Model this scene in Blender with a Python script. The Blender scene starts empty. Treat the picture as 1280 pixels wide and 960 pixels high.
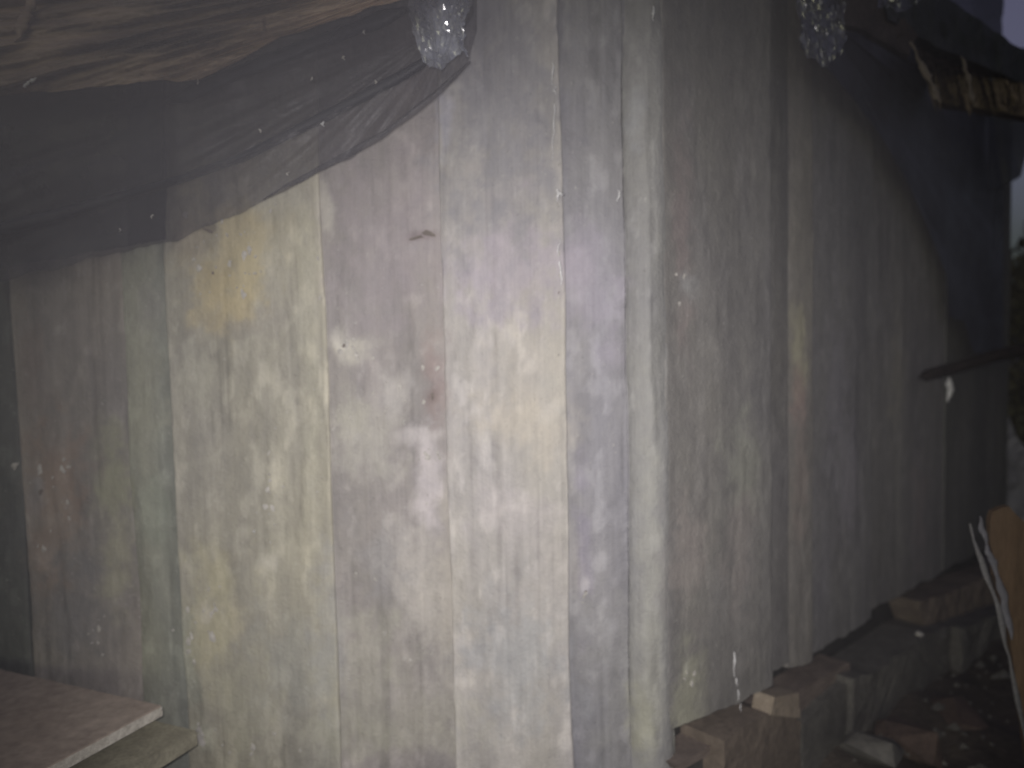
import bpy, bmesh, math, random
import numpy as np
from mathutils import Vector, Matrix

random.seed(7)
rng = np.random.default_rng(7)
scene = bpy.context.scene
COL = scene.collection

# ------------------------------------------------------------------ camera
F, CX, CY = 1000.0, 640.0, 480.0          # focal length in pixels of the 1280 x 960 photograph
CAM = Vector((0, 0, 1.15))
down = Vector((360, -16520, -1000)).normalized()
Zc = -down
fw = Vector((0, 0, -1))
Yc = (fw - fw.dot(Zc) * Zc).normalized()
Xc = Yc.cross(Zc).normalized()
R = Matrix((Xc, Yc, Zc))                   # camera axes -> world axes
cam_data = bpy.data.cameras.new('camera')
cam = bpy.data.objects.new('camera', cam_data); COL.objects.link(cam)
cam.matrix_world = Matrix.Translation(CAM) @ R.to_4x4()
cam_data.sensor_width = 36; cam_data.lens = 36 * F / 1280
cam_data.clip_start = 0.02; cam_data.clip_end = 400
cam_data.dof.use_dof = True
cam_data.dof.focus_distance = 1.25
cam_data.dof.aperture_fstop = 1.8
scene.camera = cam

# ------------------------------------------------------------------ night sky
world = bpy.data.worlds.new('World'); scene.world = world; world.use_nodes = True
wn = world.node_tree; bg = wn.nodes['Background']
sky = wn.nodes.new('ShaderNodeTexSky'); sky.sky_type = 'NISHITA'; sky.sun_disc = False
sky.sun_elevation = math.radians(4); sky.sun_rotation = math.radians(200)
sky.dust_density = 4; sky.ozone_density = 3
hsv = wn.nodes.new('ShaderNodeHueSaturation'); hsv.inputs['Saturation'].default_value = 0.5; hsv.inputs['Hue'].default_value = .57
wn.links.new(sky.outputs[0], hsv.inputs['Color']); wn.links.new(hsv.outputs[0], bg.inputs['Color'])
bg.inputs['Strength'].default_value = 0.075

# ------------------------------------------------------------------ the phone's flash beside the lens
ld = bpy.data.lights.new('flash', 'SPOT'); ld.energy = 99; ld.color = (1.0, 0.95, 0.945)
ld.spot_size = math.radians(79); ld.spot_blend = 1.0; ld.shadow_soft_size = 0.005
flash = bpy.data.objects.new('flash', ld); COL.objects.link(flash)
flash.location = CAM + Vector((-0.012, -0.005, 0.022))
def ray(px, py):
    return (R @ Vector((px - CX, -(py - CY), -F))).normalized()
flash.rotation_euler = (-ray(668, 640)).to_track_quat('Z', 'Y').to_euler()

scene.render.engine = 'CYCLES'
scene.cycles.use_denoising = True
scene.cycles.max_bounces = 6; scene.cycles.transparent_max_bounces = 24
scene.cycles.filter_width = 1.9
scene.cycles.sample_clamp_indirect = 3
vs = scene.view_settings
vs.view_transform = 'Standard'; vs.look = 'None'; vs.exposure = 0; vs.gamma = 1; vs.use_curve_mapping = False

# ------------------------------------------------------------------ helpers
def at(px, py, d):
    """world point seen at a pixel, d metres in front of the camera along +Y"""
    r = ray(px, py); return CAM + r * (d / r.y)
def on_z(px, py, z):
    r = ray(px, py); return CAM + r * ((z - CAM.z) / r.z)
def on_plane(px, py, p0, n):
    r = ray(px, py); return CAM + r * ((p0 - CAM).dot(n) / r.dot(n))

def _hash(ix, iy, iz):
    h = (ix * 374761393 + iy * 668265263 + iz * 1274126177) & 0xffffffff
    h = ((h ^ (h >> 13)) * 1103515245) & 0xffffffff
    return ((h ^ (h >> 16)) & 0xffff) / 65535.0
def vnoise(x, y, z=0.0):
    x, y, z = np.broadcast_arrays(np.asarray(x, float), np.asarray(y, float), np.asarray(z, float))
    fx, fy, fz = np.floor(x), np.floor(y), np.floor(z)
    ux, uy, uz = x - fx, y - fy, z - fz
    ix, iy, iz = fx.astype(np.int64), fy.astype(np.int64), fz.astype(np.int64)
    ux, uy, uz = [u * u * (3 - 2 * u) for u in (ux, uy, uz)]
    r = 0
    for a in (0, 1):
        for b in (0, 1):
            for c in (0, 1):
                r = r + _hash(ix + a, iy + b, iz + c) * (ux if a else 1 - ux) * (uy if b else 1 - uy) * (uz if c else 1 - uz)
    return r
def fbm(x, y, z=0.0, o=4, g=0.5):
    s, a, t, k = 0, 1.0, 0, 1.0
    for i in range(o):
        s = s + a * vnoise(np.asarray(x) * k + 17.3 * i, np.asarray(y) * k + 9.1 * i, np.asarray(z) * k); t += a; a *= g; k *= 2.03
    return s / t
def sstep(a, b, x):
    t = np.clip((x - a) / (b - a), 0, 1); return t * t * (3 - 2 * t)

def link(name, me, mat=None, parent=None, smooth=True):
    o = bpy.data.objects.new(name, me); COL.objects.link(o)
    if mat: me.materials.append(mat)
    if smooth: me.polygons.foreach_set('use_smooth', [True] * len(me.polygons))
    if parent: o.parent = parent
    return o
def tag(o, label=None, cat=None, group=None, kind=None):
    for k, v in (('label', label), ('category', cat), ('group', group), ('kind', kind)):
        if v: o[k] = v
    return o
def thing(name, label, cat, group=None, loc=(0, 0, 0)):
    o = bpy.data.objects.new(name, None); COL.objects.link(o); o.location = loc
    o.empty_display_size = 0.05
    return tag(o, label, cat, group)
def grid_mesh(name, P, colors=None):
    """P: (rows, cols, 3)"""
    h, w = P.shape[:2]
    idx = np.arange(h * w).reshape(h, w)
    f = np.stack([idx[:-1, :-1], idx[:-1, 1:], idx[1:, 1:], idx[1:, :-1]], -1).reshape(-1, 4)
    me = bpy.data.meshes.new(name)
    me.from_pydata(P.reshape(-1, 3).tolist(), [], f.tolist())
    if colors is not None:
        ca = me.color_attributes.new('stain_and_light', 'FLOAT_COLOR', 'POINT')
        c = np.concatenate([colors.reshape(-1, 3), np.ones((h * w, 1))], 1)
        ca.data.foreach_set('color', c.ravel())
    me.update(); return me

# ------------------------------------------------------------------ materials
def new_mat(name):
    m = bpy.data.materials.new(name); m.use_nodes = True
    return m, m.node_tree, m.node_tree.nodes['Principled BSDF']
def tex_noise(nt, scale, detail=6, rough=.6, vec=None):
    n = nt.nodes.new('ShaderNodeTexNoise'); n.inputs['Scale'].default_value = scale
    n.inputs['Detail'].default_value = detail; n.inputs['Roughness'].default_value = rough
    if vec is not None: nt.links.new(vec, n.inputs['Vector'])
    return n
def mapping(nt, scale):
    tc = nt.nodes.new('ShaderNodeTexCoord'); mp = nt.nodes.new('ShaderNodeMapping')
    mp.inputs['Scale'].default_value = scale
    nt.links.new(tc.outputs['Object'], mp.inputs['Vector']); return mp.outputs[0]
def ramp(nt, src, stops):
    r = nt.nodes.new('ShaderNodeValToRGB'); e = r.color_ramp.elements
    while len(e) < len(stops): e.new(0.5)
    for i, (p, c) in enumerate(stops):
        e[i].position = p; e[i].color = (*c, 1) if len(c) == 3 else c
    nt.links.new(src, r.inputs[0]); return r
def mixc(nt, mode, fac, a, b):
    m = nt.nodes.new('ShaderNodeMix'); m.data_type = 'RGBA'; m.blend_type = mode
    if isinstance(fac, (int, float)): m.inputs[0].default_value = fac
    else: nt.links.new(fac, m.inputs[0])
    for s, v in ((6, a), (7, b)):
        if isinstance(v, tuple): m.inputs[s].default_value = (*v, 1)
        else: nt.links.new(v, m.inputs[s])
    return m.outputs[2]
def bump(nt, bsdf, srcs, dist):
    prev = None
    for s, st in srcs:
        b = nt.nodes.new('ShaderNodeBump'); b.inputs['Strength'].default_value = st; b.inputs['Distance'].default_value = dist
        nt.links.new(s, b.inputs['Height'])
        if prev: nt.links.new(prev, b.inputs['Normal'])
        prev = b.outputs[0]
    nt.links.new(prev, bsdf.inputs['Normal'])

def wood_mat():
    m, nt, b = new_mat('weathered_board')
    va = nt.nodes.new('ShaderNodeVertexColor'); va.layer_name = 'stain_and_light'
    g = tex_noise(nt, 1, 7, .65, mapping(nt, (170, 170, 5)))
    s = tex_noise(nt, 38, 5, .7, mapping(nt, (1, 1, .6)))
    sp = tex_noise(nt, 260, 3, .6, mapping(nt, (1, 1, .7)))
    c = mixc(nt, 'MULTIPLY', .5, va.outputs[0], ramp(nt, g.outputs[0], [(.30, (.85, .84, .83)), (.70, (1.12, 1.12, 1.12))]).outputs[0])
    c = mixc(nt, 'MULTIPLY', .8, c, ramp(nt, s.outputs[0], [(.30, (.82, .82, .83)), (.68, (1.12, 1.12, 1.10))]).outputs[0])
    c = mixc(nt, 'MIX', ramp(nt, sp.outputs[0], [(.66, (0, 0, 0)), (.74, (.5, .5, .5))]).outputs[0], c, (.10, .09, .08))
    sp2 = tex_noise(nt, 150, 3, .6, mapping(nt, (1, 1.3, .9)))
    c = mixc(nt, 'MIX', ramp(nt, sp2.outputs[0], [(.66, (0, 0, 0)), (.75, (.5, .5, .5))]).outputs[0], c, (.55, .54, .50))
    nt.links.new(c, b.inputs['Base Color'])
    rr = ramp(nt, s.outputs[0], [(.3, (.50,) * 3), (.7, (.78,) * 3)])
    nt.links.new(rr.outputs[0], b.inputs['Roughness'])
    b.inputs['Specular IOR Level'].default_value = .35
    bump(nt, b, [(g.outputs[0], .15), (s.outputs[0], .6), (sp2.outputs[0], .5)], .004)
    return m
def simple_mat(name, ca, cb, scale=12, rough=.7, bumpd=.004, stretch=(1, 1, 1), spec=.4, bs=.6, detail=7):
    m, nt, b = new_mat(name)
    n = tex_noise(nt, scale, detail, .65, mapping(nt, stretch))
    n2 = tex_noise(nt, scale * 7, 4, .6, mapping(nt, stretch))
    c = ramp(nt, n.outputs[0], [(.32, ca), (.68, cb)]).outputs[0]
    c = mixc(nt, 'MULTIPLY', .7, c, ramp(nt, n2.outputs[0], [(.3, (.7,) * 3), (.7, (1.25,) * 3)]).outputs[0])
    nt.links.new(c, b.inputs['Base Color'])
    b.inputs['Roughness'].default_value = rough; b.inputs['Specular IOR Level'].default_value = spec
    bump(nt, b, [(n.outputs[0], bs), (n2.outputs[0], bs * .6)], bumpd)
    return m
def film_mat(name, ca, cb, alpha_lo, alpha_hi, rough=.3, tint=(1, 1, 1), scale=6, spec=.5, crinkle=.25, stretch=(1, 1, 1)):
    """a plastic film that lets part of what is behind show"""
    m, nt, b = new_mat(name)
    n = tex_noise(nt, scale, 6, .6, mapping(nt, stretch)); n2 = tex_noise(nt, 70, 5, .6, mapping(nt, (1, 1, 1)))
    c = ramp(nt, n.outputs[0], [(.32, ca), (.68, cb)]).outputs[0]
    nt.links.new(c, b.inputs['Base Color']); b.inputs['Roughness'].default_value = rough
    b.inputs['Specular IOR Level'].default_value = spec
    n3 = tex_noise(nt, 22, 6, .7, mapping(nt, (1, 1, 2.2)))
    bump(nt, b, [(n3.outputs[0], crinkle * 2), (n2.outputs[0], crinkle)], .004)
    t = nt.nodes.new('ShaderNodeBsdfTransparent'); t.inputs[0].default_value = (*tint, 1)
    mx = nt.nodes.new('ShaderNodeMixShader')
    a = ramp(nt, n.outputs[0], [(.35, (alpha_lo,) * 3), (.65, (alpha_hi,) * 3)])
    nt.links.new(a.outputs[0], mx.inputs[0]); nt.links.new(t.outputs[0], mx.inputs[1]); nt.links.new(b.outputs[0], mx.inputs[2])
    nt.links.new(mx.outputs[0], nt.nodes['Material Output'].inputs['Surface'])
    return m

M_WOOD = wood_mat()
M_DARK = simple_mat('dark_lining', (.012, .011, .010), (.03, .028, .025), 9, .9)
M_EARTH = simple_mat('wet_earth', (.030, .024, .019), (.085, .070, .055), 8, .8, .02)
M_STONE = simple_mat('brown_stone', (.10, .08, .062), (.19, .155, .12), 9, .8, .008)
M_STONE2 = simple_mat('grey_stone', (.07, .067, .060), (.135, .13, .115), 9, .8, .008)
M_TIMBER = simple_mat('old_timber', (.12, .095, .08), (.22, .18, .15), 14, .75, .004, (1, 1, 5))
M_PANEL = simple_mat('panel_face', (.35, .285, .235), (.46, .385, .32), 7, .75, .002)
M_PANELE = simple_mat('panel_edge', (.45, .42, .36), (.75, .72, .64), 70, .85, .004)
M_PANEL2 = simple_mat('mossy_panel', (.24, .225, .165), (.36, .34, .25), 20, .8, .003)
M_TARP = film_mat('dark_film', (.06, .06, .075), (.12, .118, .135), .26, .46, .33, (.80, .79, .80), 5, .35)
M_TARPD = film_mat('darker_film', (.030, .031, .046), (.055, .055, .066), .72, .88, .45, (.75, .76, .80), 5, .3)
M_BROWN = film_mat('brown_film', (.11, .078, .055), (.62, .46, .33), .62, .94, .36, (.8, .75, .7), 6, .4, .45, (.45, .45, 3.2))
M_BLACK = film_mat('black_film', (.022, .025, .038), (.06, .068, .098), .90, .99, .40, (.8, .8, .85), 5, .25)
M_CLEAR = film_mat('clear_film', (.20, .21, .26), (.42, .44, .52), .40, .80, .16, (.96, .97, 1), 14, 1.0, .06)
M_REED = simple_mat('brown_reed', (.10, .075, .05), (.26, .20, .14), 20, .8, .004, (1, 1, 3))
M_STICK = simple_mat('dark_stick', (.014, .011, .010), (.028, .021, .018), 25, .95, spec=.1)
M_PALE = simple_mat('pale_sheet', (.13, .13, .145), (.24, .24, .26), 9, .55)
M_WHITE = simple_mat('drip_and_glint', (.50, .50, .50), (.72, .72, .72), 60, .3, .002, spec=.8)
M_OCHRE = simple_mat('ochre_board', (.10, .065, .035), (.16, .105, .06), 8, .7, .003, (6, 6, .6))
M_LEAF = simple_mat('dull_leaf', (.040, .040, .018), (.095, .085, .035), 20, .6)
M_PURPLE = simple_mat('dusky_cloth', (.045, .034, .036), (.085, .066, .062), 10, .85, .004)
M_ROOF = simple_mat('black_roof_sheet', (.016, .020, .021), (.04, .046, .048), 10, .6, .006)

# ------------------------------------------------------------------ ground
n = 90
gx, gy = np.meshgrid(np.linspace(-1, 1, n), np.linspace(-1, 1, n))
X = np.sign(gx) * np.abs(gx) ** 2.6 * 40; Y = 2 + np.sign(gy) * np.abs(gy) ** 2.6 * 40
Zg = (fbm(X * 2 + 50, Y * 2 + 50) - .5) * .10 + (fbm(X * .12 + 5, Y * .12) - .5) * .3 * sstep(4, 20, np.hypot(X, Y))
ground = link('ground', grid_mesh('ground', np.stack([X, Y, Zg], -1)), M_EARTH)
tag(ground, kind='structure')

# ------------------------------------------------------------------ boards of the shed
# (left px, right px, depth left, depth right, colour a, colour b, thickness, round, lean)
G = [
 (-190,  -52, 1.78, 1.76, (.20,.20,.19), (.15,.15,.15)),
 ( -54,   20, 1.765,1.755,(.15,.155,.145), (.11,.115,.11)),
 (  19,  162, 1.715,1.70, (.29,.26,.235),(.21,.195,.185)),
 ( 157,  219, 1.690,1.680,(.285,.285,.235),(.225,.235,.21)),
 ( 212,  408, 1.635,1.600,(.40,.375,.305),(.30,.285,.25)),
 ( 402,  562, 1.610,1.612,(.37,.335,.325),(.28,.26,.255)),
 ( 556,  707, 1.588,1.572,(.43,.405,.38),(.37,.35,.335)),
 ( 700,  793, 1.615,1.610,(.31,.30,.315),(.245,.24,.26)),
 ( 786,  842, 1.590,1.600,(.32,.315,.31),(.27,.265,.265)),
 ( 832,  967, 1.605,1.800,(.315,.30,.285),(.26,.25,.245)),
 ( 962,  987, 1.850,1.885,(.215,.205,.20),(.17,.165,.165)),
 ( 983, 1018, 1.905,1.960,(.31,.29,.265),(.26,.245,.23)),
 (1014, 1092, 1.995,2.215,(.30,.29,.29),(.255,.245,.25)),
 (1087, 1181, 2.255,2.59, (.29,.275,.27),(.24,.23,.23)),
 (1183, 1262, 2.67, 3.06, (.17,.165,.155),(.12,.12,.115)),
]
Z_LEDGE = CAM.z - .83
def wall_depth(px):
    for l, r, dl, dr, *_ in G:
        if l <= px <= r: return dl + (dr - dl) * (px - l) / (r - l)
    return 1.7 if px < 640 else 2.8
# stains, worn patches and painted flash light: (px, py, radius px across, radius px up, colour, strength)
ST = [
 (285,360,34,40,(.50,.42,.24),.8),(305,300,22,44,(.50,.43,.25),.75),(262,395,22,26,(.48,.41,.25),.6),(318,345,14,30,(.52,.45,.27),.6),(240,300,20,30,(.44,.38,.28),.5),(245,205,34,50,(.47,.43,.29),.6),(300,300,60,30,(.47,.42,.29),.5),
 (350,240,40,20,(.46,.45,.40),.4),(262,288,16,6,(.12,.10,.08),.55),(330,400,60,20,(.30,.28,.26),.3),
 (240,480,22,34,(.48,.47,.38),.5),(385,420,12,220,(.46,.45,.36),.35),
 (530,292,15,5,(.12,.08,.07),.75),(522,297,20,4,(.16,.11,.10),.5),
 (545,480,14,60,(.28,.21,.20),.6),(540,495,8,10,(.16,.12,.11),.6),
 (625,520,50,26,(.56,.51,.41),.55),(680,540,30,34,(.57,.52,.43),.5),(650,470,40,60,(.52,.48,.42),.4),(690,600,30,90,(.50,.48,.43),.4),  # pale warm blobs paint the flash hot spot into the boards
 (630,335,75,60,(.42,.37,.45),.65),(480,330,60,80,(.33,.29,.31),.4),(625,110,80,170,(.25,.25,.28),.85),(480,270,70,80,(.35,.31,.33),.5),  # mauve glow and dim grey flash falloff put into the colour
 (440,436,26,16,(.58,.56,.48),.75),(425,425,12,14,(.60,.58,.52),.6),(492,498,22,24,(.52,.50,.47),.65),(470,560,34,44,(.48,.47,.41),.5),
 (536,600,14,60,(.60,.56,.57),.75),(530,545,26,10,(.56,.53,.52),.6),(440,520,20,30,(.50,.49,.40),.5),
 (556,150,9,34,(.46,.46,.54),.6),(405,250,8,30,(.60,.58,.50),.5),
 (520,740,24,80,(.58,.55,.50),.6),(560,750,26,110,(.54,.51,.44),.45),(450,830,50,90,(.46,.46,.37),.5),(480,700,30,40,(.40,.40,.40),.4),
 (410,800,22,90,(.32,.33,.36),.4),(360,840,40,60,(.33,.35,.34),.35),
 (730,690,10,90,(.30,.28,.35),.6),(745,370,30,70,(.38,.35,.42),.5),(730,730,5,14,(.62,.60,.62),.7),(770,840,30,90,(.30,.30,.29),.5),
 (650,830,60,70,(.38,.40,.42),.6),(640,640,50,40,(.54,.50,.50),.5),(690,740,36,60,(.52,.49,.47),.4),(720,330,30,20,(.44,.40,.46),.5),
 (70,590,40,60,(.30,.21,.155),.65),(60,690,30,40,(.30,.22,.17),.55),(60,700,14,18,(.45,.38,.33),.6),(40,450,16,60,(.24,.19,.16),.45),
 (145,600,22,50,(.33,.34,.22),.6),(145,700,22,60,(.37,.36,.26),.65),(90,755,44,60,(.155,.16,.17),.65),(45,620,12,22,(.30,.30,.32),.4),
 (185,430,22,120,(.35,.35,.28),.5),(190,640,20,60,(.26,.30,.24),.4),(190,380,16,40,(.29,.28,.28),.4),
 (265,770,36,70,(.47,.44,.29),.6),(256,762,7,12,(.58,.55,.46),.6),(296,778,12,24,(.50,.46,.34),.5),(286,700,20,12,(.24,.22,.17),.4),(252,925,12,14,(.60,.60,.48),.8),
 (300,890,40,60,(.44,.43,.32),.5),(345,600,12,60,(.48,.46,.37),.5),(335,700,8,10,(.60,.58,.50),.5),(235,840,16,90,(.32,.35,.29),.5),
 (440,920,60,30,(.42,.42,.33),.5),(540,900,60,40,(.48,.47,.38),.45),
 (795,150,10,40,(.40,.41,.42),.6),(800,900,16,50,(.40,.40,.28),.5),(815,740,14,200,(.42,.42,.36),.4),
 (862,900,24,90,(.42,.42,.31),.55),(860,690,30,70,(.40,.35,.32),.4),(855,300,16,120,(.33,.26,.25),.4),(858,355,16,20,(.40,.42,.42),.5),
 (856,838,3,9,(.60,.60,.50),.7),(863,852,3,3,(.55,.55,.46),.7),(930,590,30,60,(.37,.38,.31),.5),(925,690,30,70,(.36,.32,.30),.4),
 (1000,440,13,60,(.42,.40,.28),.7),(1000,500,13,34,(.36,.26,.24),.6),(1000,600,14,80,(.33,.27,.24),.4),
 (1045,500,26,120,(.30,.29,.32),.4),(1120,470,20,60,(.30,.28,.22),.4),(1060,600,24,60,(.33,.31,.34),.4),(1150,640,26,60,(.28,.23,.22),.4),
]
SW = []
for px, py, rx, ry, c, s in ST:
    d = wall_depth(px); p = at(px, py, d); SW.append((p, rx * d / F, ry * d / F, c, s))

def build_board(i, parent, name='board'):
    l, r, dl, dr, ca, cb = G[i]
    A = at(l, CY, dl); B = at(r, CY, dr)
    ax = Vector((B.x - A.x, B.y - A.y, 0)); W = ax.length; ax /= W
    nr = Vector((ax.y, -ax.x, 0))
    if nr.dot(Vector((0, -1, 0))) < 0: nr = -nr
    side = i >= 9
    z0 = Z_LEDGE + .004 if side else .02
    if i == 10: z0 += .02
    if i == 13: z0 += .015
    z1 = 2.12
    nv = 330; nf = max(10, int(W / .0055))
    rb = .005
    th = .034
    s = [0, 0, 0, .15 * rb, .5 * rb, rb]; dpt = [th, .02, rb, .45 * rb, .12 * rb, 0]
    mid = np.linspace(rb, W - rb, nf)[1:-1]
    S = np.array(s + mid.tolist() + [W - q for q in s[::-1]])
    D = np.array(dpt + [0] * len(mid) + dpt[::-1])
    if i == 8:   # round corner pole
        t = (S / W * 2 - 1); D = np.where(D < .012, (1 - np.sqrt(np.clip(1 - t * t * .96, 0, 1))) * W * .42, D)
    else:
        t = (S / W * 2 - 1); D = D + t * t * .0025
    Zv = np.linspace(z0, z1, nv)
    SS, ZZ = np.meshgrid(S, Zv); DD = np.repeat(D[None], nv, 0)
    lo = .45 if side else 1.0   # wide smooth slabs on the side wall
    k = i * 13.7
    # wandering edges, cup, long waves, lumps
    edge = np.minimum(SS, W - SS)
    wan = (fbm(ZZ * 3.5, k, 0, 5) - .5) * .012 * np.clip(1 - SS / (W * .5), 0, 1) + (fbm(ZZ * 3.5, k + 5, 0, 5) - .5) * .012 * np.clip(SS / (W * .5) - 1, 0, 1)
    frontm = (DD < .02)
    rel = (fbm(SS * 9 + k, ZZ * 2.2, k, 4) - .5) * (.005 if side else .016) + ((fbm(SS * 60 + k, ZZ * 14, k, 4) - .5) * .0022 + (fbm(SS * 240, ZZ * 40, k, 2) - .5) * .0012) * lo ** 2
    # shallow checks and gouges along the grain
    ck = fbm(SS * 75 + 3 * fbm(ZZ * 2, k), ZZ * 1.1 + k, 3, 3)
    rel -= .0022 * lo ** 3 * sstep(.68, .78, ck)
    gouge = fbm(SS * 22 + k, ZZ * 5, 8, 4)
    chip = sstep(.60, .66, gouge) * (.5 if side else 1)
    rel -= chip * .0025
    # chipped bottom on the side wall
    if side:
        bot = sstep(0, .10, ZZ - z0)
        ZZ = ZZ + (1 - bot) * (fbm(SS * 14 + k, 3, 0, 4) - .5) * .022
    P = np.empty(SS.shape + (3,))
    off = -DD + rel * frontm
    for j in range(3):
        P[..., j] = A[j] * (j < 2) + ax[j] * (SS + wan) + nr[j] * off
    P[..., 2] = ZZ
    # a slight natural lean
    # colour
    ca, cb = np.array(ca), np.array(cb)
    if side: ca, cb = ca * .74, cb * .74  # side wall colour darkened to steepen the flash falloff
    m = sstep(.30, .70, fbm(SS * 7 + k, ZZ * 1.7 + k, k, 4))[..., None]
    C = ca * m + cb * (1 - m)
    hue = fbm(SS * 11 + k, ZZ * 4, k + 3, 4)[..., None]
    C = C * (1 + (hue - .5) * np.array([.06, .06, -.08])) * np.array([.985, 1.0, .985])
    streak = fbm(SS * 90 * lo + k, ZZ * 1.6, k, 4)[..., None]
    C = C * (.95 + .10 * streak)
    C = C * (1 + .5 * sstep(.56, .70, fbm(SS * 40, ZZ * 22, k, 4))[..., None] * (.5 if side else 1) * .5)
    C = C * (1 - .22 * lo ** 3 * sstep(.64, .76, ck)[..., None])
    C = C * (1 - .10 * chip[..., None])
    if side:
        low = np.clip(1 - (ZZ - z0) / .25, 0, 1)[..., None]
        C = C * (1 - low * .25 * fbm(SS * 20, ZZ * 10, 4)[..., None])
    mott = fbm(SS * 30 + k, ZZ * 17, k + 6, 6, .62)[..., None]
    C = C * (.80 + .40 * fbm(SS * 26 + k, ZZ * .9, k + 9, 4)[..., None]) * (1 + (mott - .5) * .22) * (1 + .28 * np.exp(-np.clip(edge, 0, 1) / .006)[..., None] * fbm(ZZ * 30, SS * 9, k, 4)[..., None] * 2)
    w1 = (fbm(SS * 24 + k, ZZ * 20, k + 1, 7, .66) - .5) * (1.9 if True else 1); w2 = (fbm(SS * 24, ZZ * 20 + k, k + 2, 7, .66) - .5) * 1.9
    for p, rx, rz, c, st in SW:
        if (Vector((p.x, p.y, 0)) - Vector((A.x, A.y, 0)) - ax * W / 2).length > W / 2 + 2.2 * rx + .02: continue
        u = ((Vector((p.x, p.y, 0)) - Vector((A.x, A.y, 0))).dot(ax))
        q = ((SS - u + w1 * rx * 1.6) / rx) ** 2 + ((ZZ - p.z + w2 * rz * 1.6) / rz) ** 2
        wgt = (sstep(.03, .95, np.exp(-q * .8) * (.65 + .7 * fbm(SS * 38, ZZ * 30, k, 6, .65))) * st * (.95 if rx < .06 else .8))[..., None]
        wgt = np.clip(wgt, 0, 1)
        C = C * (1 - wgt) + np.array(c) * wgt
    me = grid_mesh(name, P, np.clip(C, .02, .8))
    return link(name, me, M_WOOD, parent), A, B, nr

shed = thing('plank_shed', 'weathered grey plank shed with upright boards, filling the middle of the photo', 'shed')
labels = {4: 'wide board with a mustard yellow worn patch', 6: 'broad pale board beside the corner, brightest in the flash',
          8: 'narrow rounded corner pole', 11: 'thin batten with a yellowish stripe', 14: 'darkest board at the far end of the side wall',
          3: 'narrow greenish board'}
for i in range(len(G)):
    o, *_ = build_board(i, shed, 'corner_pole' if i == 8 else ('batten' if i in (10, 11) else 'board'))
    if i in labels: o['label'] = labels[i]

def box_obj(name, c, size, rot, mat, parent=None, bevel=.0):
    bm = bmesh.new(); bmesh.ops.create_cube(bm, size=1)
    bmesh.ops.scale(bm, vec=size, verts=bm.verts)
    if bevel: bmesh.ops.bevel(bm, geom=bm.edges[:], offset=bevel, segments=2, affect='EDGES')
    bmesh.ops.rotate(bm, cent=(0, 0, 0), matrix=Matrix.Rotation(rot, 3, 'Z'), verts=bm.verts)
    bmesh.ops.translate(bm, vec=c, verts=bm.verts)
    me = bpy.data.meshes.new(name); bm.to_mesh(me); bm.free()
    return link(name, me, mat, parent, smooth=False)
# lining behind the boards so the joints stay dark
def strip_wall(name, pts, z0, z1, back, mat, parent):
    bm = bmesh.new(); prev = None
    for (x, y) in pts:
        a = bm.verts.new((x, y, z0)); b = bm.verts.new((x, y, z1))
        c = bm.verts.new((x + back[0], y + back[1], z0)); d = bm.verts.new((x + back[0], y + back[1], z1))
        if prev:
            pa, pb, pc, pd = prev
            bm.faces.new((pa, a, b, pb)); bm.faces.new((pc, pd, d, c)); bm.faces.new((pb, b, d, pd)); bm.faces.new((pa, pc, c, a))
        prev = (a, b, c, d)
    bmesh.ops.recalc_face_normals(bm, faces=bm.faces[:])
    me = bpy.data.meshes.new(name); bm.to_mesh(me); bm.free()
    return link(name, me, mat, parent, smooth=False)
lp = []
for i in (0, 4, 8):
    p = at(G[i][0] if i else -190, CY, G[i][2] + .075); lp.append((p.x, p.y))
lp[-1] = (at(815, CY, 1.66).x, 1.66)
pe = at(1250, CY, 3.05); lp.append((pe.x - .03, pe.y + .03))
strip_wall('inner_lining', lp, 0.0, 2.09, (-.02, .03), M_DARK, shed)

# ------------------------------------------------------------------ small fibres, drips and chips on the boards, glints as white slivers
def sliver(px, py0, py1, d, wpx=3, mat=M_WHITE, name='glint_sliver', parent=shed, bend=2):
    n = 9; rows = []
    for k in range(n):
        f = k / (n - 1); x = px + math.sin(f * 5 + px) * bend * .5 + (random.random() - .5) * bend
        y = py0 + (py1 - py0) * f; w = wpx * (.35 + .65 * math.sin(math.pi * min(1, f + .12))) * (.6 + .7 * random.random())
        c = at(x, y, d); h = w * d / F / 2
        rows.append([(c.x - h, c.y, c.z), (c.x, c.y - h * 1.2, c.z), (c.x + h, c.y, c.z), (c.x, c.y + h, c.z), (c.x - h, c.y, c.z)])
    return link(name, grid_mesh(name, np.array(rows)), mat, parent)
for a in ((691, 78, 106, 1.556, 3), (694, 108, 118, 1.556, 3), (697, 236, 252, 1.556, 4), (701, 326, 356, 1.556, 3.2), (699, 300, 322, 1.557, 2),
          (692, 130, 200, 1.558, 1.6), (773, 238, 252, 1.585, 3), (817, 8, 26, 1.55, 4), (404, 152, 158, 1.47, 4), (701, 240, 246, 1.556, 8)):
    sliver(*a)  # white slivers standing in for glints on wet edges and film
for a in ((918, 815, 846, 1.692, 3), (921, 848, 858, 1.695, 2.6), (923, 862, 876, 1.695, 2.4), (926, 880, 890, 1.695, 1.6)):
    sliver(*a, name='drip_and_glint', bend=.8)
sliver(1187, 472, 502, 2.55, 9, name='drip_and_glint', bend=3)  # drip shape in white, painting in the glint below the stick
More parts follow.
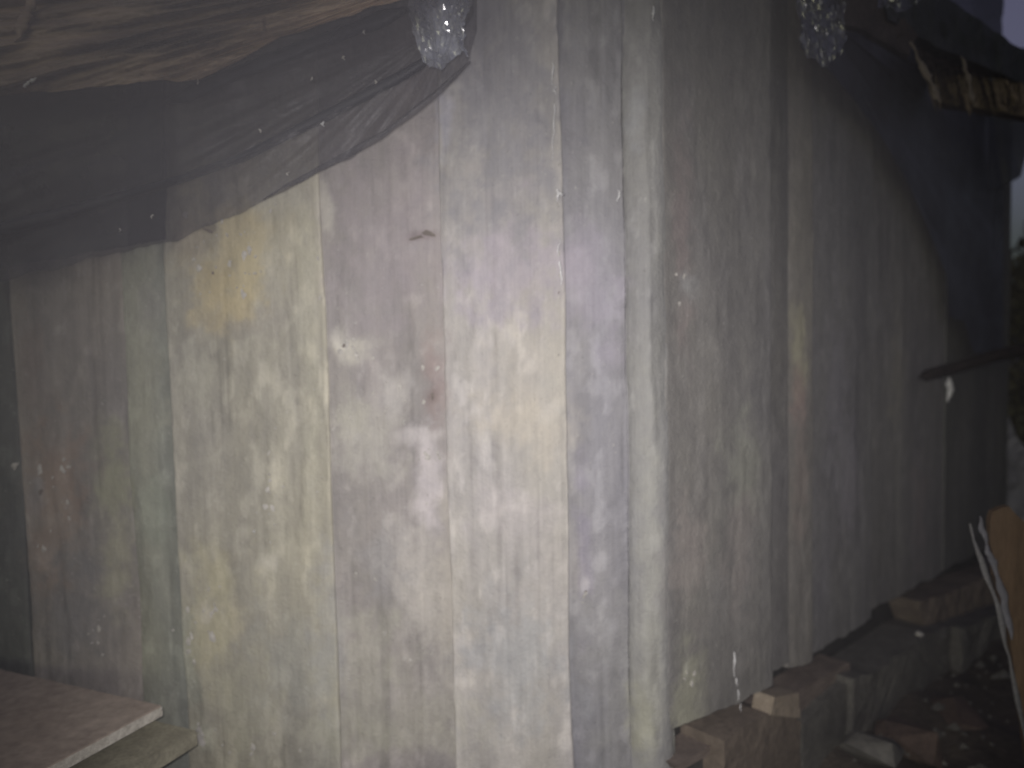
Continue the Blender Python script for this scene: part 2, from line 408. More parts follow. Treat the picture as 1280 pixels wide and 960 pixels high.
# curling flakes of old surface
from mathutils.bvhtree import BVHTree
_vv, _ff = [], []
for o_ in list(shed.children):
    if o_.name.split('.')[0] in ('board', 'batten', 'corner_pole'):
        b0 = len(_vv); _vv += [v.co.copy() for v in o_.data.vertices]; _ff += [[b0 + i for i in p.vertices] for p in o_.data.polygons]
BV = BVHTree.FromPolygons(_vv, _ff)
M_FLAKE = simple_mat('pale_flake', (.40, .385, .35), (.54, .52, .48), 40, .8, .003)
M_KNOT = simple_mat('dark_scab', (.13, .11, .095), (.22, .19, .16), 40, .9, .003)
def flake(px, py, rx, ry, mat, seed):
    hit = BV.ray_cast(CAM, ray(px, py))
    if hit[0] is None: return
    c, nn, _, dist = hit
    if nn.dot(ray(px, py)) > 0: nn = -nn
    up = Vector((0, 0, 1)); sx = up.cross(nn).normalized(); sy = nn.cross(sx)
    rs = np.random.default_rng(seed); n = 9; lift = .0012 + .002 * rs.random()
    bm = bmesh.new(); cf = bm.verts.new(c + nn * (lift + .0012)); r1, r2 = [], []
    th0 = rs.random() * .8 - .4
    for k in range(n):
        a = k / n * 2 * math.pi; q = .45 + .75 * rs.random()
        u_ = math.cos(a) * rx * dist / F * q; v_ = math.sin(a) * ry * dist / F * q
        p = c + sx * (u_ * math.cos(th0) - v_ * math.sin(th0)) + sy * (u_ * math.sin(th0) + v_ * math.cos(th0))
        r1.append(bm.verts.new(p + nn * lift * (.5 + rs.random()))); r2.append(bm.verts.new(p - nn * .003))
    for k in range(n):
        bm.faces.new((cf, r1[k], r1[(k + 1) % n])); bm.faces.new((r1[k], r2[k], r2[(k + 1) % n], r1[(k + 1) % n]))
    bmesh.ops.recalc_face_normals(bm, faces=bm.faces[:])
    me = bpy.data.meshes.new('flake'); bm.to_mesh(me); bm.free()
    link('flake', me, mat, shed, smooth=False)
rs = np.random.default_rng(11); kk = 0
for cx, cy, sx_, sy_, cnt, rmax in ((290, 320, 45, 60, 30, 3.5), (440, 440, 22, 18, 14, 5), (490, 505, 26, 24, 12, 4), (535, 560, 16, 60, 16, 4), (335, 620, 10, 60, 12, 3.5),
                              (262, 770, 30, 40, 16, 4), (60, 640, 40, 70, 14, 3.5), (130, 780, 12, 50, 8, 3), (520, 800, 60, 80, 14, 3), (250, 915, 10, 14, 5, 6),
                              (850, 350, 10, 24, 3, 2.5), (860, 845, 6, 12, 4, 3), (390, 500, 60, 160, 16, 2.2), (730, 735, 6, 14, 4, 3), (698, 340, 2, 150, 12, 2.2), (300, 930, 80, 14, 8, 3.5)):
    for _ in range(cnt):
        kk += 1; r = .9 + rmax * .8 * rs.random() ** 2
        flake(cx + rs.normal() * sx_ * .6, cy + rs.normal() * sy_ * .6, r, r * (.6 + 1.6 * rs.random()), M_KNOT if rs.random() < .07 else M_FLAKE, kk)
for x_, y_, rx_, ry_, m_ in ((261, 288, 7, 3, M_KNOT), (535, 292, 9, 4, M_KNOT), (521, 297, 11, 2.5, M_KNOT), (318, 664, 2, 2, M_WHITE), (541, 495, 2, 5, M_KNOT), (252, 925, 5, 8, M_FLAKE)):
    kk += 1; flake(x_, y_, rx_, ry_, m_, kk)

# ------------------------------------------------------------------ films and sheets
def curve(pts):
    xs = np.array([p[0] for p in pts], float); ys = np.array([p[1] for p in pts], float)
    return lambda x: np.interp(x, xs, ys)
def sheet(name, x0, x1, top, bot, dfun, mat, parent=None, nu=160, nv=120, fold=None, rag=3, jag=0):
    u = np.linspace(0, 1, nu); v = np.linspace(0, 1, nv)
    U, V = np.meshgrid(u, v)
    XX = x0 + (x1 - x0) * U
    T = top(XX); B = bot(XX) + (fbm(XX / 22, 4, 0, 5) - .5) * rag * 2
    YY = T + (B - T) * V
    D = dfun(XX, YY)
    if fold is not None: D = D - fold(XX, YY)
    if jag:  # uneven side edges
        XX = XX + (fbm(YY / 30, 7, 0, 4) - .5) * jag * (np.abs(U - .5) * 2) ** 6
    P = np.empty(XX.shape + (3,))
    V3 = np.stack([XX - CX, -(YY - CY), np.full_like(XX, -F)], -1)
    Rn = np.array(R); W = V3 @ Rn.T; W = W / W[..., 1:2] * D[..., None]
    P = W + np.array(CAM)
    return link(name, grid_mesh(name, P), mat, parent)

def radial_fold(cx, cy, amp, freq, seed, along=.35):
    def f(x, y):
        a = np.arctan2(y - cy, x - cx); r = np.hypot(x - cx, y - cy)
        g = np.clip(r / 160, .15, 1)
        return amp * g * ((1 - np.abs(2 * fbm(a * freq + seed, r / 260 * along, seed, 4) - 1)) - .6) * 2 + amp * .35 * (fbm(x / 35, y / 35, seed, 4) - .5)
    return f
# dark see-through film hanging over the front boards
left = thing('dark_film_cover', 'dark see-through plastic cover sagging over the upper left boards', 'plastic cover')
bt = curve([(-90, 362), (0, 350), (120, 322), (200, 306), (240, 292), (330, 252), (400, 213), (430, 200), (480, 168), (545, 118), (585, 78), (596, 40)])
tp = curve([(-90, -60), (600, -60)])
def dl(x, y): return 1.555 - .05 * (1 - np.clip(y / 330, 0, 1)) + np.interp(x, [-90, 160, 220, 400, 596], [.055, .05, -.01, -.02, -.06])
sheet('outer_layer', -90, 596, tp, bt, dl, M_TARP, left, 260, 170, radial_fold(575, 20, .026, 6, 3.1), rag=6)
midb = curve([(200, 236), (300, 198), (420, 138), (500, 96), (560, 60), (592, 20)])
sheet('middle_layer', 203, 592, curve([(200, -60), (600, -60)]), midb, lambda x, y: dl(x, y) + .030, M_TARP, left, 160, 90, radial_fold(575, 20, .022, 7, 5.5), rag=4)
bt2 = curve([(-90, 330), (0, 335), (100, 318), (206, 300)])
tp2 = curve([(-90, 118), (0, 116), (110, 108), (206, 98)])
sheet('shade_layer', -90, 207, tp2, bt2, lambda x, y: dl(x, y) + .035, M_TARPD, left, 120, 80, radial_fold(575, 20, .014, 4, 8.2), rag=2, jag=8)  # extra sheet, its dark colour stands for shade over the recessed boards
# rolled hem and slack folds of the film, darker where the film lies double
def fold_strip(name, pts, d0, w, mat, parent):
    rows = []
    for k in range(60):
        f = k / 59; i = f * (len(pts) - 1); j = min(int(i), len(pts) - 2); t = i - j
        x = pts[j][0] * (1 - t) + pts[j + 1][0] * t; y = pts[j][1] * (1 - t) + pts[j + 1][1] * t
        wd = w * (.55 + .8 * float(fbm(f * 9, 3, w))) * min(1, 8 * f + .15, 8 * (1 - f) + .15)
        D = float(dl(np.array(x), np.array(y))) + d0
        c = at(x, y, D); r = []
        for q in range(8):
            a = -math.pi / 2 + q / 7 * math.pi
            r.append((c.x + math.cos(a) * 0, c.y - .010 * math.cos(a), c.z + math.sin(a) * wd * D / F / 2))
        rows.append(r)
    return link(name, grid_mesh(name, np.array(rows)), mat, parent)
fold_strip('fold', [(-60, 300), (60, 272), (200, 232), (300, 198), (420, 138), (500, 96), (560, 60)], -.010, 15, M_TARPD, left)
fold_strip('fold', [(210, 128), (300, 90), (400, 52), (520, 8)], -.012, 20, M_TARPD, left)
fold_strip('fold', [(330, 250), (398, 212), (480, 168), (545, 118), (588, 78)], -.004, 9, M_TARP, left)

for q_ in ((325, 161, 3), (360, 215, 2), (190, 268, 2.5), (430, 70, 2.5), (470, 100, 2), (150, 285, 2), (455, 38, 2.5), (390, 96, 2)):
    sliver(q_[0], q_[1], q_[1] + 5, 1.455, q_[2], M_FLAKE, 'glint_speck', left)  # pale specks put in as glints on the dark film
brown = thing('brown_film_cover', 'creased brown plastic sheet across the top left corner', 'plastic sheet')
bb = curve([(-90, 122), (0, 118), (110, 110), (195, 101), (250, 100), (300, 74), (350, 48), (420, 24), (470, 8), (540, -8), (560, -30)])
def wr(x, y):
    a = np.arctan2(y + 60, 640 - x); r = np.hypot(y + 60, 640 - x)
    s = fbm(a * 26, r / 300, 2, 5); s2 = fbm(a * 60, r / 160, 5, 3)
    return .050 * (1 - np.abs(2 * s - 1)) ** 2 + .010 * s2 + .02 * np.exp(-((y - 44 + (x - 200) * .08) / 9) ** 2) * (x < 330)
sheet('film', -90, 560, curve([(-90, -70), (560, -70)]), bb, lambda x, y: np.interp(x, [-90, 560], [1.52, 1.40]) + 0 * y, M_BROWN, brown, 260, 90, wr)
def ribbon(name, pts, d, w, mat, parent):
    rows = []
    for k in range(30):
        f = k / 29; i = f * (len(pts) - 1); j = min(int(i), len(pts) - 2); t = i - j
        x = pts[j][0] * (1 - t) + pts[j + 1][0] * t; y = pts[j][1] * (1 - t) + pts[j + 1][1] * t
        dx = pts[j + 1][0] - pts[j][0]; dy = pts[j + 1][1] - pts[j][1]; L = math.hypot(dx, dy)
        ww = w * (.25 + 1.5 * float(fbm(f * 9, w + pts[0][0], 2)) ** 1.3) * min(1, 6 * f + .3, 6 * (1 - f) + .2); nx, ny = -dy / L * ww / 2, dx / L * ww / 2
        r = []
        for q in range(9):
            a = q / 8 * 2 * math.pi
            if q == 0: x += (float(fbm(f * 14, pts[0][0], 5, 3)) - .5) * w * .7
            c = at(x + nx * math.cos(a), y + ny * math.cos(a), d - .004 * math.sin(a)); r.append(tuple(c))
        rows.append(r)
    return link(name, grid_mesh(name, np.array(rows)), mat, parent)
ribbon('strap', [(52, -30), (40, 0), (30, 28), (18, 52)], 1.44, 16, M_BROWN, brown)
ribbon('fold', [(-60, 62), (20, 52), (90, 44), (150, 46), (200, 30), (330, 20), (480, 0)], 1.452, 7, M_BROWN, brown)
ribbon('fold', [(185, 100), (186, 60), (192, 20)], 1.445, 14, M_TARP, brown)
ribbon('white_glint', [(126, 71), (140, 67), (157, 62)], 1.435, 6, M_WHITE, brown)  # glints on the creased film put in as white strips
ribbon('white_glint', [(29, 109), (36, 103), (46, 97)], 1.440, 5, M_WHITE, brown)
ribbon('white_glint', [(247, 106), (248, 90)], 1.440, 2.5, M_FLAKE, brown)

# crumpled clear film
M_CLEAR.node_tree.nodes['Principled BSDF'].inputs['IOR'].default_value = 2.1
def crumple(x0, x1, y0, y1, d, seed, mat=M_CLEAR, nu=26, nv=30, amp=.02, name='crumpled_clear_film', waist=0, lean=0, parent=None):
    rs = np.random.default_rng(seed)
    u, v = np.meshgrid(np.linspace(-1, 1, nu), np.linspace(0, 1, nv))
    w = 1 - waist * np.sin(v * math.pi * .5) ** 1.5
    edge = (fbm(v * 5, seed, 0, 4) - .5) * .5
    XX = (x0 + x1) / 2 + (x1 - x0) / 2 * u * w + edge * (x1 - x0) * .4 * np.abs(u) + lean * v + (rs.random(u.shape) - .5) * (x1 - x0) / nu * .7
    YY = y0 + (y1 - y0) * v * (1 - .35 * np.abs(u) * fbm(u * 3 + 5, seed, 0, 3)) + (rs.random(u.shape) - .5) * (y1 - y0) / nv * .9
    D = d - amp * (fbm(u * 3, v * 4, seed, 4) - .5) * 2 - (rs.random(u.shape) - .5) * amp * .12
    V3 = np.stack([XX - CX, -(YY - CY), np.full_like(XX, -F)], -1); W = V3 @ np.array(R).T; W = W / W[..., 1:2] * D[..., None]
    me = grid_mesh(name, W + np.array(CAM))
    return link(name, me, mat, parent, smooth=False)
c1 = crumple(500, 592, -50, 90, 1.42, 5, waist=.3, lean=6)
tag(c1, 'glittering bunch of clear film above the pale middle board', 'plastic film')
M_CLEAR2 = film_mat('smoky_clear_film', (.05, .055, .07), (.13, .14, .18), .25, .60, .17, (.95, .96, 1), 14, 1.0, .06)
M_CLEAR2.node_tree.nodes['Principled BSDF'].inputs['IOR'].default_value = 2.3
c2 = crumple(984, 1056, -50, 86, 1.70, 9, M_CLEAR2, nu=26, nv=28, waist=.25, lean=10)
tag(c2, 'glittering clump of clear film under the black eave', 'plastic film')
c3 = crumple(1096, 1150, -50, 16, 1.72, 12, M_CLEAR2, nu=14, nv=12)
tag(c3, 'small shiny scrap of clear film at the top edge, right of the larger clump', 'plastic film')
# faint greenish sheet between board tops and the clump
def dside(x, y): return np.interp(x, [826, 967, 1018, 1090, 1181, 1262], [1.60, 1.82, 1.94, 2.20, 2.57, 3.0])

# ------------------------------------------------------------------ black sheet hanging down the side wall
black = thing('black_side_sheet', 'black plastic sheet hanging in a wedge down the far end of the side wall', 'plastic sheet')
lb = curve([(1002, 60), (1040, 92), (1072, 130), (1108, 182), (1135, 228), (1150, 262), (1170, 312), (1184, 345), (1187, 398), (1206, 402), (1216, 440), (1232, 446), (1252, 452)])
sheet('film', 1002, 1254, curve([(1002, -40), (1254, -40)]), lb, lambda x, y: dside(x, y) - .06 - .05 * (1 - np.clip(y / 300, 0, 1)), M_BLACK, black, 110, 150,
      radial_fold(1020, 10, .02, 5, 4.4), rag=3, jag=5)
sheet('flap', 1235, 1300, curve([(1235, 60), (1300, 60)]), curve([(1235, 238), (1262, 229), (1276, 222), (1284, 190), (1300, 170)]), lambda x, y: 2.75 + 0 * x, M_BLACK, black, 40, 50,
      radial_fold(1230, 60, .02, 3, 2.4), rag=2)
sheet('fold', 1243, 1256, curve([(1243, 200), (1256, 200)]), curve([(1243, 330), (1249, 300), (1256, 280)]), lambda x, y: 2.80 + 0 * x, M_BLACK, black, 12, 30, None, rag=2)

# eave: black roof sheet, dusky cloth and brown thatch under it
def prism_sheet(name, poly, d, th, mat, parent=None, n=26, amp=.01, dgrad=None, seed=0):
    """thick uneven piece whose outline follows the pixels in poly, laid at depth d"""
    bm = bmesh.new(); vs_ = []
    pts = []
    for k in range(len(poly)):
        a, b = poly[k], poly[(k + 1) % len(poly)]
        m = max(1, int(math.hypot(b[0] - a[0], b[1] - a[1]) / 9))
        for q in range(m):
            f = q / m; x = a[0] + (b[0] - a[0]) * f; y = a[1] + (b[1] - a[1]) * f
            w = (float(fbm(x / 12, y / 12, seed, 3)) - .5) * 5
            pts.append((x + w, y + (float(fbm(x / 12 + 9, y / 12, seed, 3)) - .5) * 5))
    fr = [bm.verts.new(at(x, y, dgrad(x, y) if dgrad else d)) for x, y in pts]
    bk = []
    for v in fr:
        bk.append(bm.verts.new((v.co.x + .15 * th, v.co.y + th, v.co.z)))
    f1 = bm.faces.new(fr); f2 = bm.faces.new(bk[::-1])
    for k in range(len(fr)):
        bm.faces.new((fr[k], bk[k], bk[(k + 1) % len(fr)], fr[(k + 1) % len(fr)]))
    bmesh.ops.recalc_face_normals(bm, faces=bm.faces[:])
    r = bmesh.ops.triangulate(bm, faces=bm.faces[:])
    for _ in range(2):
        big = [e for e in bm.edges if e.calc_length() > .03]
        if big: bmesh.ops.subdivide_edges(bm, edges=big, cuts=1, use_grid_fill=False)
        bmesh.ops.triangulate(bm, faces=bm.faces[:])
    for v in bm.verts:
        q = (float(fbm(v.co.x * 25 + seed, v.co.z * 25, v.co.y * 10, 4)) - .5) * amp * 2
        v.co.y += q; v.co.z += q * .3
    me = bpy.data.meshes.new(name); bm.to_mesh(me); bm.free()
    return link(name, me, mat, parent, smooth=False)
eave = thing('shed_eave', 'black eave slanting down against the grey sky in the top right corner', 'roof')
prism_sheet('roof_sheet', [(1085, -60), (1190, -25), (1160, -20), (1200, 8), (1240, 36), (1280, 62), (1330, 92), (1330, 124), (1282, 106), (1230, 82), (1178, 62), (1150, 46), (1110, 24)],
            2.0, .05, M_ROOF, eave, dgrad=lambda x, y: 1.9 + (x - 1085) * .002, amp=.012)
prism_sheet('cloth', [(1046, -60), (1100, -60), (1125, 10), (1147, 46), (1136, 70), (1110, 56), (1082, 38), (1050, 30)],
            1.95, .03, M_PURPLE, eave, dgrad=lambda x, y: 1.86 + (x - 1046) * .0016, amp=.012, seed=2)
th_ = thing('thatch', 'ragged brown reeds sticking out below the black eave', 'thatch')
prism_sheet('reed_mat', [(1150, 52), (1190, 70), (1240, 100), (1330, 120), (1330, 152), (1262, 142), (1215, 134), (1180, 128)], 2.32, .05, M_REED, th_, amp=.02, seed=4)
for k in range(34):
    x = 1148 + k * 3.9 + random.random() * 3; y0 = 48 + (x - 1148) * .42 + random.random() * 10
    L = 25 + random.random() ** 1.5 * 60; dx = 10 + random.random() * 22 - (x - 1148) * .12
    w = 3.5 + random.random() * 3
    o = ribbon('reed', [(x, y0), (x + dx * .5, y0 + L * .5), (x + dx, min(y0 + L, 126 + random.random() * 20))], 2.26 + random.random() * .03, w, M_REED, th_)
ribbon('reed', [(1139, 52), (1156, 90), (1176, 129)], 1.93, 9, simple_mat('pale_reed', (.17, .14, .11), (.26, .22, .18), 20, .8), th_)['label'] = 'palest broad reed at the left end'
ribbon('reed', [(1202, 70), (1211, 100), (1218, 134)], 2.08, 6, bpy.data.materials['pale_reed'], th_)

# ------------------------------------------------------------------ stick poking out
def stick(name, a, b, r0, r1, mat, parent=None, seg=24, wob=.006):
    a, b = Vector(a), Vector(b); ax = (b - a); L = ax.length; ax.normalize()
    s1 = ax.cross(Vector((0, 0, 1))).normalized(); s2 = ax.cross(s1)
    rows = []
    for k in range(seg + 1):
        f = k / seg; c = a + ax * L * f + s1 * (float(fbm(f * 4, 1, 3)) - .5) * wob * 2 + s2 * (float(fbm(f * 4, 5, 3)) - .5) * wob * 2
        rr = r0 + (r1 - r0) * f
        if k in (0, seg): rr *= .15
        rows.append([tuple(c + (s1 * math.cos(q / 12 * 2 * math.pi) + s2 * math.sin(q / 12 * 2 * math.pi)) * rr * (.85 + .3 * float(fbm(f * 12, q * .5, 2)))) for q in range(13)])
        if k in (0, seg): continue
    return link(name, grid_mesh(name, np.array(rows)), mat, parent)
st = stick('stick', at(1148, 471, 2.40), at(1330, 424, 2.55), .017, .022, M_STICK)
tag(st, 'dark brown stick jutting across the far end of the side wall', 'stick')

# ------------------------------------------------------------------ stacked panels at the lower left
def panel(name, corner_px, d, la, lb_, dirA, th, mface, medge, label, cat, zoff=0):
    p = at(*corner_px, d); t = thing(name, label, cat, group=None, loc=(0, 0, 0))
    a = Vector(dirA).normalized(); b = Vector((a.y, -a.x, 0))
    if b.y > 0: b = -b
    z = p.z + zoff
    def slab(nm, o0, A, B, z0, z1, mat, nseg=1):
        bm = bmesh.new()
        cs = [o0, o0 + a * A, o0 + a * A + b * B, o0 + b * B]
        lo = [bm.verts.new((c.x, c.y, z0)) for c in cs]; hi = [bm.verts.new((c.x, c.y, z1)) for c in cs]
        bm.faces.new(hi); bm.faces.new(lo[::-1])
        for k in range(4): bm.faces.new((lo[k], lo[(k + 1) % 4], hi[(k + 1) % 4], hi[k]))
        bmesh.ops.recalc_face_normals(bm, faces=bm.faces[:])
        bmesh.ops.subdivide_edges(bm, edges=bm.edges[:], cuts=40, use_grid_fill=True)
        for v in bm.verts:
            q = float(fbm(v.co.x * 30, v.co.y * 30, v.co.z * 60, 4)) - .5
            v.co += Vector((q * .004, (float(fbm(v.co.x * 60 + 9, v.co.y * 60, 1, 3)) - .5) * .004, q * .002))
        me = bpy.data.meshes.new(nm); bm.to_mesh(me); bm.free()
        return link(nm, me, mat, t, smooth=False)
    o0 = Vector((p.x, p.y, 0))
    slab('core', o0 + a * .002 + b * .002, la - .004, lb_ - .004, z - th, z - .0025, medge)
    slab('face', o0 + a * .0035 + b * .0035, la - .007, lb_ - .007, z - .0024, z, mface)
    return t, z
dA = at(70, 851, 1.60) - at(205, 881, 1.50)
zc = at(205, 881, 1.50).z
dA = on_z(70, 851, zc) - on_z(205, 881, zc); dA.z = 0
panel('flat_panel', (205, 881), 1.50, .60, .55, dA, .021, M_PANEL, M_PANELE, 'dull brown flat panel with a rough pale edge, uppermost at the lower left', 'panel')
t2, z2 = panel('flat_panel', (248, 912), 1.50, .70, .62, dA, .030, M_PANEL2, M_PANEL2, 'mossy panel lying under the brown panel at the lower left', 'panel')
# what the panels rest on, below the frame
pc = at(120, 960, 1.42)
sup = box_obj('stone_block', (pc.x - .12, pc.y - .03, (z2 - .032) / 2), (.34, .28, z2 - .032), .5, M_STONE2, bevel=.015)
tag(sup, 'grey stone block under the mossy panel', 'stone block')
# gap filler between the two panels
f1 = on_z(150, 935, zc - .022)
sp = box_obj('spacer', (f1.x - .14, f1.y - .02, (zc - .0212 + z2) / 2), (.08, .1, max(.004, zc - .0215 - z2)), .4, M_PANEL2)
tag(sp, 'short wooden spacer between the two stacked panels', 'spacer')

# ------------------------------------------------------------------ footing of the side wall
A0 = at(840, CY, 1.60); A1 = at(1181, CY, 2.56)
wd = Vector((A1.x - A0.x, A1.y - A0.y, 0)).normalized(); wn_ = Vector((wd.y, -wd.x, 0))
def wall_pt(px, py, off):
    return on_plane(px, py, Vector((A0.x, A0.y, 0)) + wn_ * off, wn_)
def block(name, poly, off, th, mat, parent, amp=.006, seed=0, rag=3):
    bm = bmesh.new(); pts = []
    for k in range(len(poly)):
        a, b = poly[k], poly[(k + 1) % len(poly)]
        m = max(1, int(math.hypot(b[0] - a[0], b[1] - a[1]) / 12))
        for q in range(m):
            f = q / m; x = a[0] + (b[0] - a[0]) * f; y = a[1] + (b[1] - a[1]) * f
            pts.append((x + (float(fbm(x / 10, y / 10, seed, 3)) - .5) * rag, y + (float(fbm(x / 10 + 9, y / 10, seed, 3)) - .5) * rag))
    fr = [bm.verts.new(wall_pt(x, y, off)) for x, y in pts]
    bk = [bm.verts.new(v.co - wn_ * th) for v in fr]
    bm.faces.new(fr); bm.faces.new(bk[::-1])
    for k in range(len(fr)): bm.faces.new((fr[k], bk[k], bk[(k + 1) % len(fr)], fr[(k + 1) % len(fr)]))
    bmesh.ops.recalc_face_normals(bm, faces=bm.faces[:])
    for _ in range(2):
        bmesh.ops.triangulate(bm, faces=bm.faces[:])
        big = [e for e in bm.edges if e.calc_length() > .03]
        if big: bmesh.ops.subdivide_edges(bm, edges=big, cuts=1)
    bmesh.ops.triangulate(bm, faces=bm.faces[:])
    for v in bm.verts:
        q = (float(fbm(v.co.x * 22 + seed, v.co.z * 22, v.co.y * 22, 4)) - .5) * amp * 2; v.co += wn_ * q
    me = bpy.data.meshes.new(name); bm.to_mesh(me); bm.free()
    return link(name, me, mat, parent, smooth=False)
foot = thing('stone_footing', 'rough stone footing stepping up beneath the side wall at the lower right', 'footing')
yb = 1500
block('stone', [(905, 926), (930, 908), (958, 893), (985, 893), (1001, 902), (1003, yb), (900, yb)], .045, .20, M_STONE, foot, seed=1)['label'] = 'brown stone nearest the corner'
block('stone', [(1004, 905), (1030, 880), (1062, 852), (1063, yb), (1007, yb)], .040, .20, M_STONE2, foot, seed=2)
block('stone', [(1066, 848), (1090, 842), (1130, 815), (1162, 792), (1190, 780), (1200, yb), (1066, yb)], .055, .22, M_STONE2, foot, seed=3, amp=.012)
block('stone', [(1203, 786), (1240, 770), (1330, 742), (1330, yb), (1204, yb)], .09, .26, M_STONE2, foot, seed=4, amp=.02)
block('stone', [(852, 962), (902, 930), (900, yb), (852, yb)], -.005, .20, simple_mat('dark_stone', (.035, .034, .030), (.075, .072, .065), 9, .85, .008), foot, seed=5)
block('stone', [(1150, 752), (1186, 742), (1230, 722), (1330, 690), (1330, 738), (1236, 762), (1196, 776), (1160, 788)], .02, .22, M_STONE, foot, seed=6, amp=.015)
sill = block('timber', [(845, 957), (905, 922), (952, 889), (1000, 862), (1062, 828), (1063, 848), (1030, 876), (1001, 901), (975, 897), (940, 908), (905, 932), (850, 965)], .012, .10, M_TIMBER, foot, seed=7, amp=.003)
sill.name = 'sill_timber'
ch = block('timber_end', [(968, 872), (998, 866), (1001, 898), (964, 894)], .05, .05, simple_mat('pale_timber', (.22, .18, .13), (.32, .27, .21), 20, .8), foot, seed=8, rag=2)
# dark hollow behind the missing piece of the footing
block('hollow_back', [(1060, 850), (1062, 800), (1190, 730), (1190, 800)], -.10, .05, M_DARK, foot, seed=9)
# loose stones and rubble in front
def rock(c, r, mat, seed, name='loose_stone', squash=.7):
    bm = bmesh.new(); rr = random.Random(seed * 7 + 1)
    for _ in range(13):
        v_ = Vector([rr.gauss(0, 1) for _ in range(3)]).normalized(); bm.verts.new((v_.x * 1.25, v_.y, v_.z * .9))
    bmesh.ops.convex_hull(bm, input=bm.verts[:]); bmesh.ops.subdivide_edges(bm, edges=bm.edges[:], cuts=3, use_grid_fill=True)
    for v in bm.verts:
        n_ = float(fbm(v.co.x * 1.2 + seed, v.co.y * 1.2, v.co.z * 1.2 + seed, 4)) - .5
        v.co *= 1 + n_ * .35
        v.co.z *= squash; v.co *= r
    bmesh.ops.rotate(bm, cent=(0, 0, 0), matrix=Matrix.Rotation(seed * 1.3, 3, 'Z'), verts=bm.verts)
    me = bpy.data.meshes.new(name); bm.to_mesh(me); bm.free()
    o = link(name, me, mat, smooth=False); o.location = c; return o
pale = rock(wall_pt(1149, 792, .075), .013, M_FLAKE, 3)
tag(pale, 'small pale pebble on the edge of the dark hollow under the boards', 'stone')
# bank of earth and stones at the foot of the wall
n = 70
u, v = np.meshgrid(np.linspace(-.1, 3.2, n), np.linspace(-.1, 2.2, n))
B0 = Vector((A0.x, A0.y, 0))
Pb = np.empty(u.shape + (3,))
for j in range(2): Pb[..., j] = B0[j] + wd[j] * u + wn_[j] * v
h = np.clip(.10 - v * .20, -.1, 1) * sstep(.15, .75, u) + (fbm(u * 5, v * 5, 2, 5) - .5) * .09
Pb[..., 2] = np.maximum(h, -.08)
bank = link('earth_bank', grid_mesh('earth_bank', Pb), M_EARTH); tag(bank, kind='structure')
M_BRICK = simple_mat('dull_brick', (.062, .044, .036), (.11, .078, .062), 14, .85, .006)
spots = [(1190, 900, .10, M_BRICK, 'dull reddish broken stone on the bank below the footing'), (1140, 925, .085, M_BRICK, 'reddish broken stone left of the larger one on the bank'),
         (1235, 945, .05, M_FLAKE, 'pale rounded stone at the bottom edge by the leaning board'), (1090, 940, .07, M_STONE2, 'dark grey stone at the bottom edge below the grey footing')]
M_OLIVE = simple_mat('olive_stone', (.10, .095, .065), (.16, .145, .11), 14, .85, .006)
for k, (x, y, r, m, lab) in enumerate(spots):
    c = wall_pt(x, y, .16); o = rock(c, r, M_OLIVE if 'pale' in lab else m, k * 3 + 1); tag(o, lab, 'stone')

chips_v, chips_f = [], []
rs = np.random.default_rng(3)
for k in range(420):
    u_, v_ = .1 + 2.4 * rs.random(), .08 + .75 * rs.random() ** 1.3
    c = B0 + wd * u_ + wn_ * v_; c.z = max((.10 - v_ * .20) * float(sstep(.15, .75, u_)), -.05) + .012
    r = .004 + .014 * rs.random() ** 3; b0 = len(chips_v)
    q = rs.normal(size=(5, 3)); q /= np.linalg.norm(q, axis=1)[:, None]
    top = c + Vector((rs.normal() * .2 * r, rs.normal() * .2 * r, r * .9))
    chips_v.append(tuple(top))
    for j in range(5):
        a_ = j * 1.2566 + rs.random() * .6; w_ = r * (.7 + .7 * rs.random())
        chips_v.append((c.x + math.cos(a_) * w_ * 1.4, c.y + math.sin(a_) * w_, c.z - r * .5 + rs.random() * r * .4))
    for j in range(5): chips_f.append((b0, b0 + 1 + j, b0 + 1 + (j + 1) % 5))
me = bpy.data.meshes.new('rubble'); me.from_pydata(chips_v, [], chips_f)
o = link('rubble', me, M_STONE2, smooth=False); tag(o, 'small broken stones scattered at the foot of the wall', 'rubble', kind='stuff')

# ------------------------------------------------------------------ leaning board at the far right
lb2 = thing('leaning_board', 'ochre brown board leaning at the right edge with a torn pale edging', 'board')
prism_sheet('board_face', [(1240, 640), (1262, 633), (1275, 650), (1340, 680), (1340, 1100), (1310, 1100), (1284, 940), (1262, 800), (1244, 720), (1236, 660)], 1.72, .02, M_OCHRE, lb2, amp=.002, seed=3)
ribbon('pale_edging', [(1213, 654), (1218, 680), (1230, 712), (1246, 750), (1257, 800), (1266, 850), (1279, 900), (1296, 980), (1310, 1050)], 1.71, 7, simple_mat('pale_edge', (.13, .13, .13), (.23, .225, .225), 30, .7), lb2)
ribbon('pale_edging', [(1224, 645), (1230, 672), (1242, 706), (1256, 752), (1266, 800)], 1.715, 10, M_PALE, lb2)

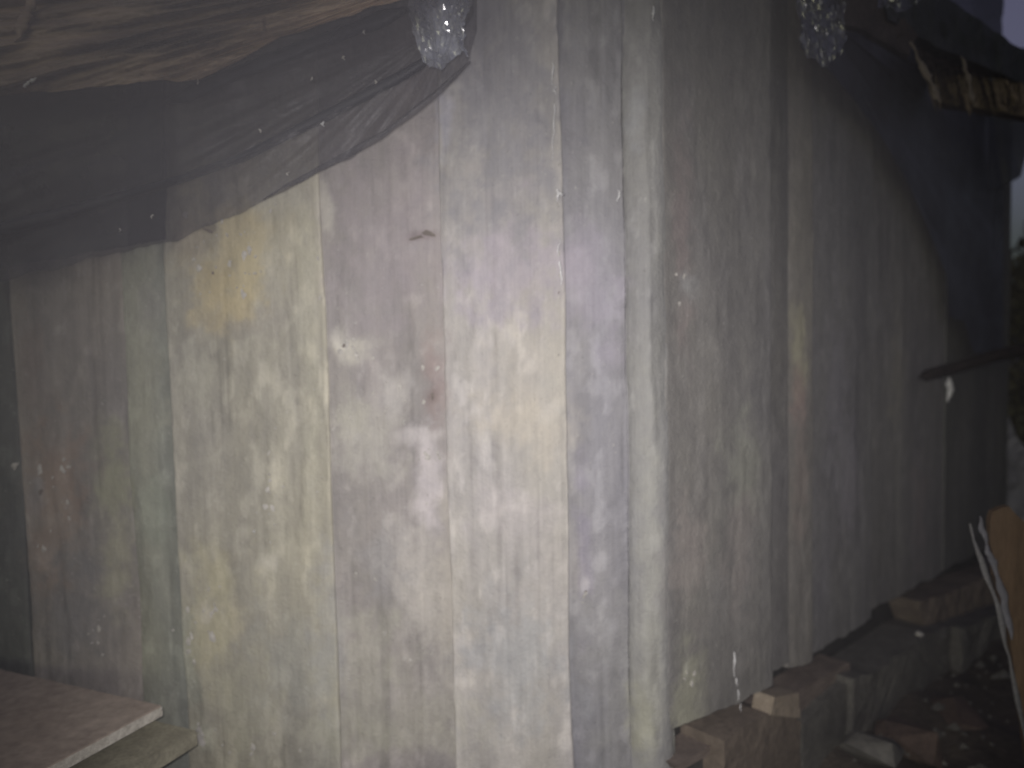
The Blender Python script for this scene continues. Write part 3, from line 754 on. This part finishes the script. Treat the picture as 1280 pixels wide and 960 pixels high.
# ------------------------------------------------------------------ bush and pale sheet beyond the shed
def bush(name, c, rad, nleaf, seed, label):
    t = thing(name, label, 'bush'); rs = np.random.default_rng(seed)
    base = Vector((c.x, c.y, 0))
    for k in range(5):
        a = rs.random() * 6.28
        stick('stem', base + Vector((math.cos(a), math.sin(a), 0)) * .05, c + Vector((math.cos(a) * rad * .7, math.sin(a) * rad * .7, rad * (.2 + .6 * rs.random()))), .012, .004, M_STICK, t, seg=8, wob=.03)
    cl = rs.normal(size=(26, 3)); cl /= np.linalg.norm(cl, axis=1)[:, None]; cl *= (rs.random((26, 1)) ** .5) * rad * .85
    vs_, fs = [], []
    for k in range(nleaf):
        q = np.array(c) + cl[rs.integers(26)] * np.array([1, 1, 1.2]) + rs.normal(size=3) * rad * .17
        d1 = rs.normal(size=3); d1 /= np.linalg.norm(d1); d2 = np.cross(d1, rs.normal(size=3)); d2 /= np.linalg.norm(d2)
        L = .028 + .03 * rs.random(); b = len(vs_)
        vs_ += [tuple(q), tuple(q + d1 * L * .5 + d2 * L * .28), tuple(q + d1 * L), tuple(q + d1 * L * .5 - d2 * L * .28)]
        fs.append((b, b + 1, b + 2, b + 3))
    me = bpy.data.meshes.new('leaves'); me.from_pydata(vs_, [], fs)
    o = link('leaves', me, M_LEAF, t, smooth=False); o['kind'] = 'stuff'
    return t
bush('bush', at(1296, 385, 3.55), .36, 4200, 1, 'olive bush growing beyond the end of the side wall, level with the stick')
bush('bush', at(1300, 505, 3.45), .30, 3200, 2, 'lower dark bush beyond the shed, beneath the stick')
ps = prism_sheet('pale_sheet', [(1246, 500), (1262, 520), (1276, 552), (1300, 580), (1330, 700), (1290, 700), (1262, 640), (1246, 610)], 3.15, .04, M_PALE, amp=.03, seed=6)
tag(ps, 'pale grey sheet slumped behind the end of the side wall', 'sheet')

# ------------------------------------------------------------------ thin volume added to imitate the flash veil on the lens
hz = box_obj('lens_haze', (0, 2, 1.0), (84, 84, 4.4), 0, None)
hm = bpy.data.materials.new('lens_veil'); hm.use_nodes = True; hn = hm.node_tree; hn.nodes.clear()
ho = hn.nodes.new('ShaderNodeOutputMaterial'); hv = hn.nodes.new('ShaderNodeVolumePrincipled')
hv.inputs['Color'].default_value = (.93, .92, 1, 1); hv.inputs['Density'].default_value = .0026; hv.inputs['Anisotropy'].default_value = 0
hn.links.new(hv.outputs[0], ho.inputs['Volume']); hz.data.materials.append(hm); hz['kind'] = 'stuff'
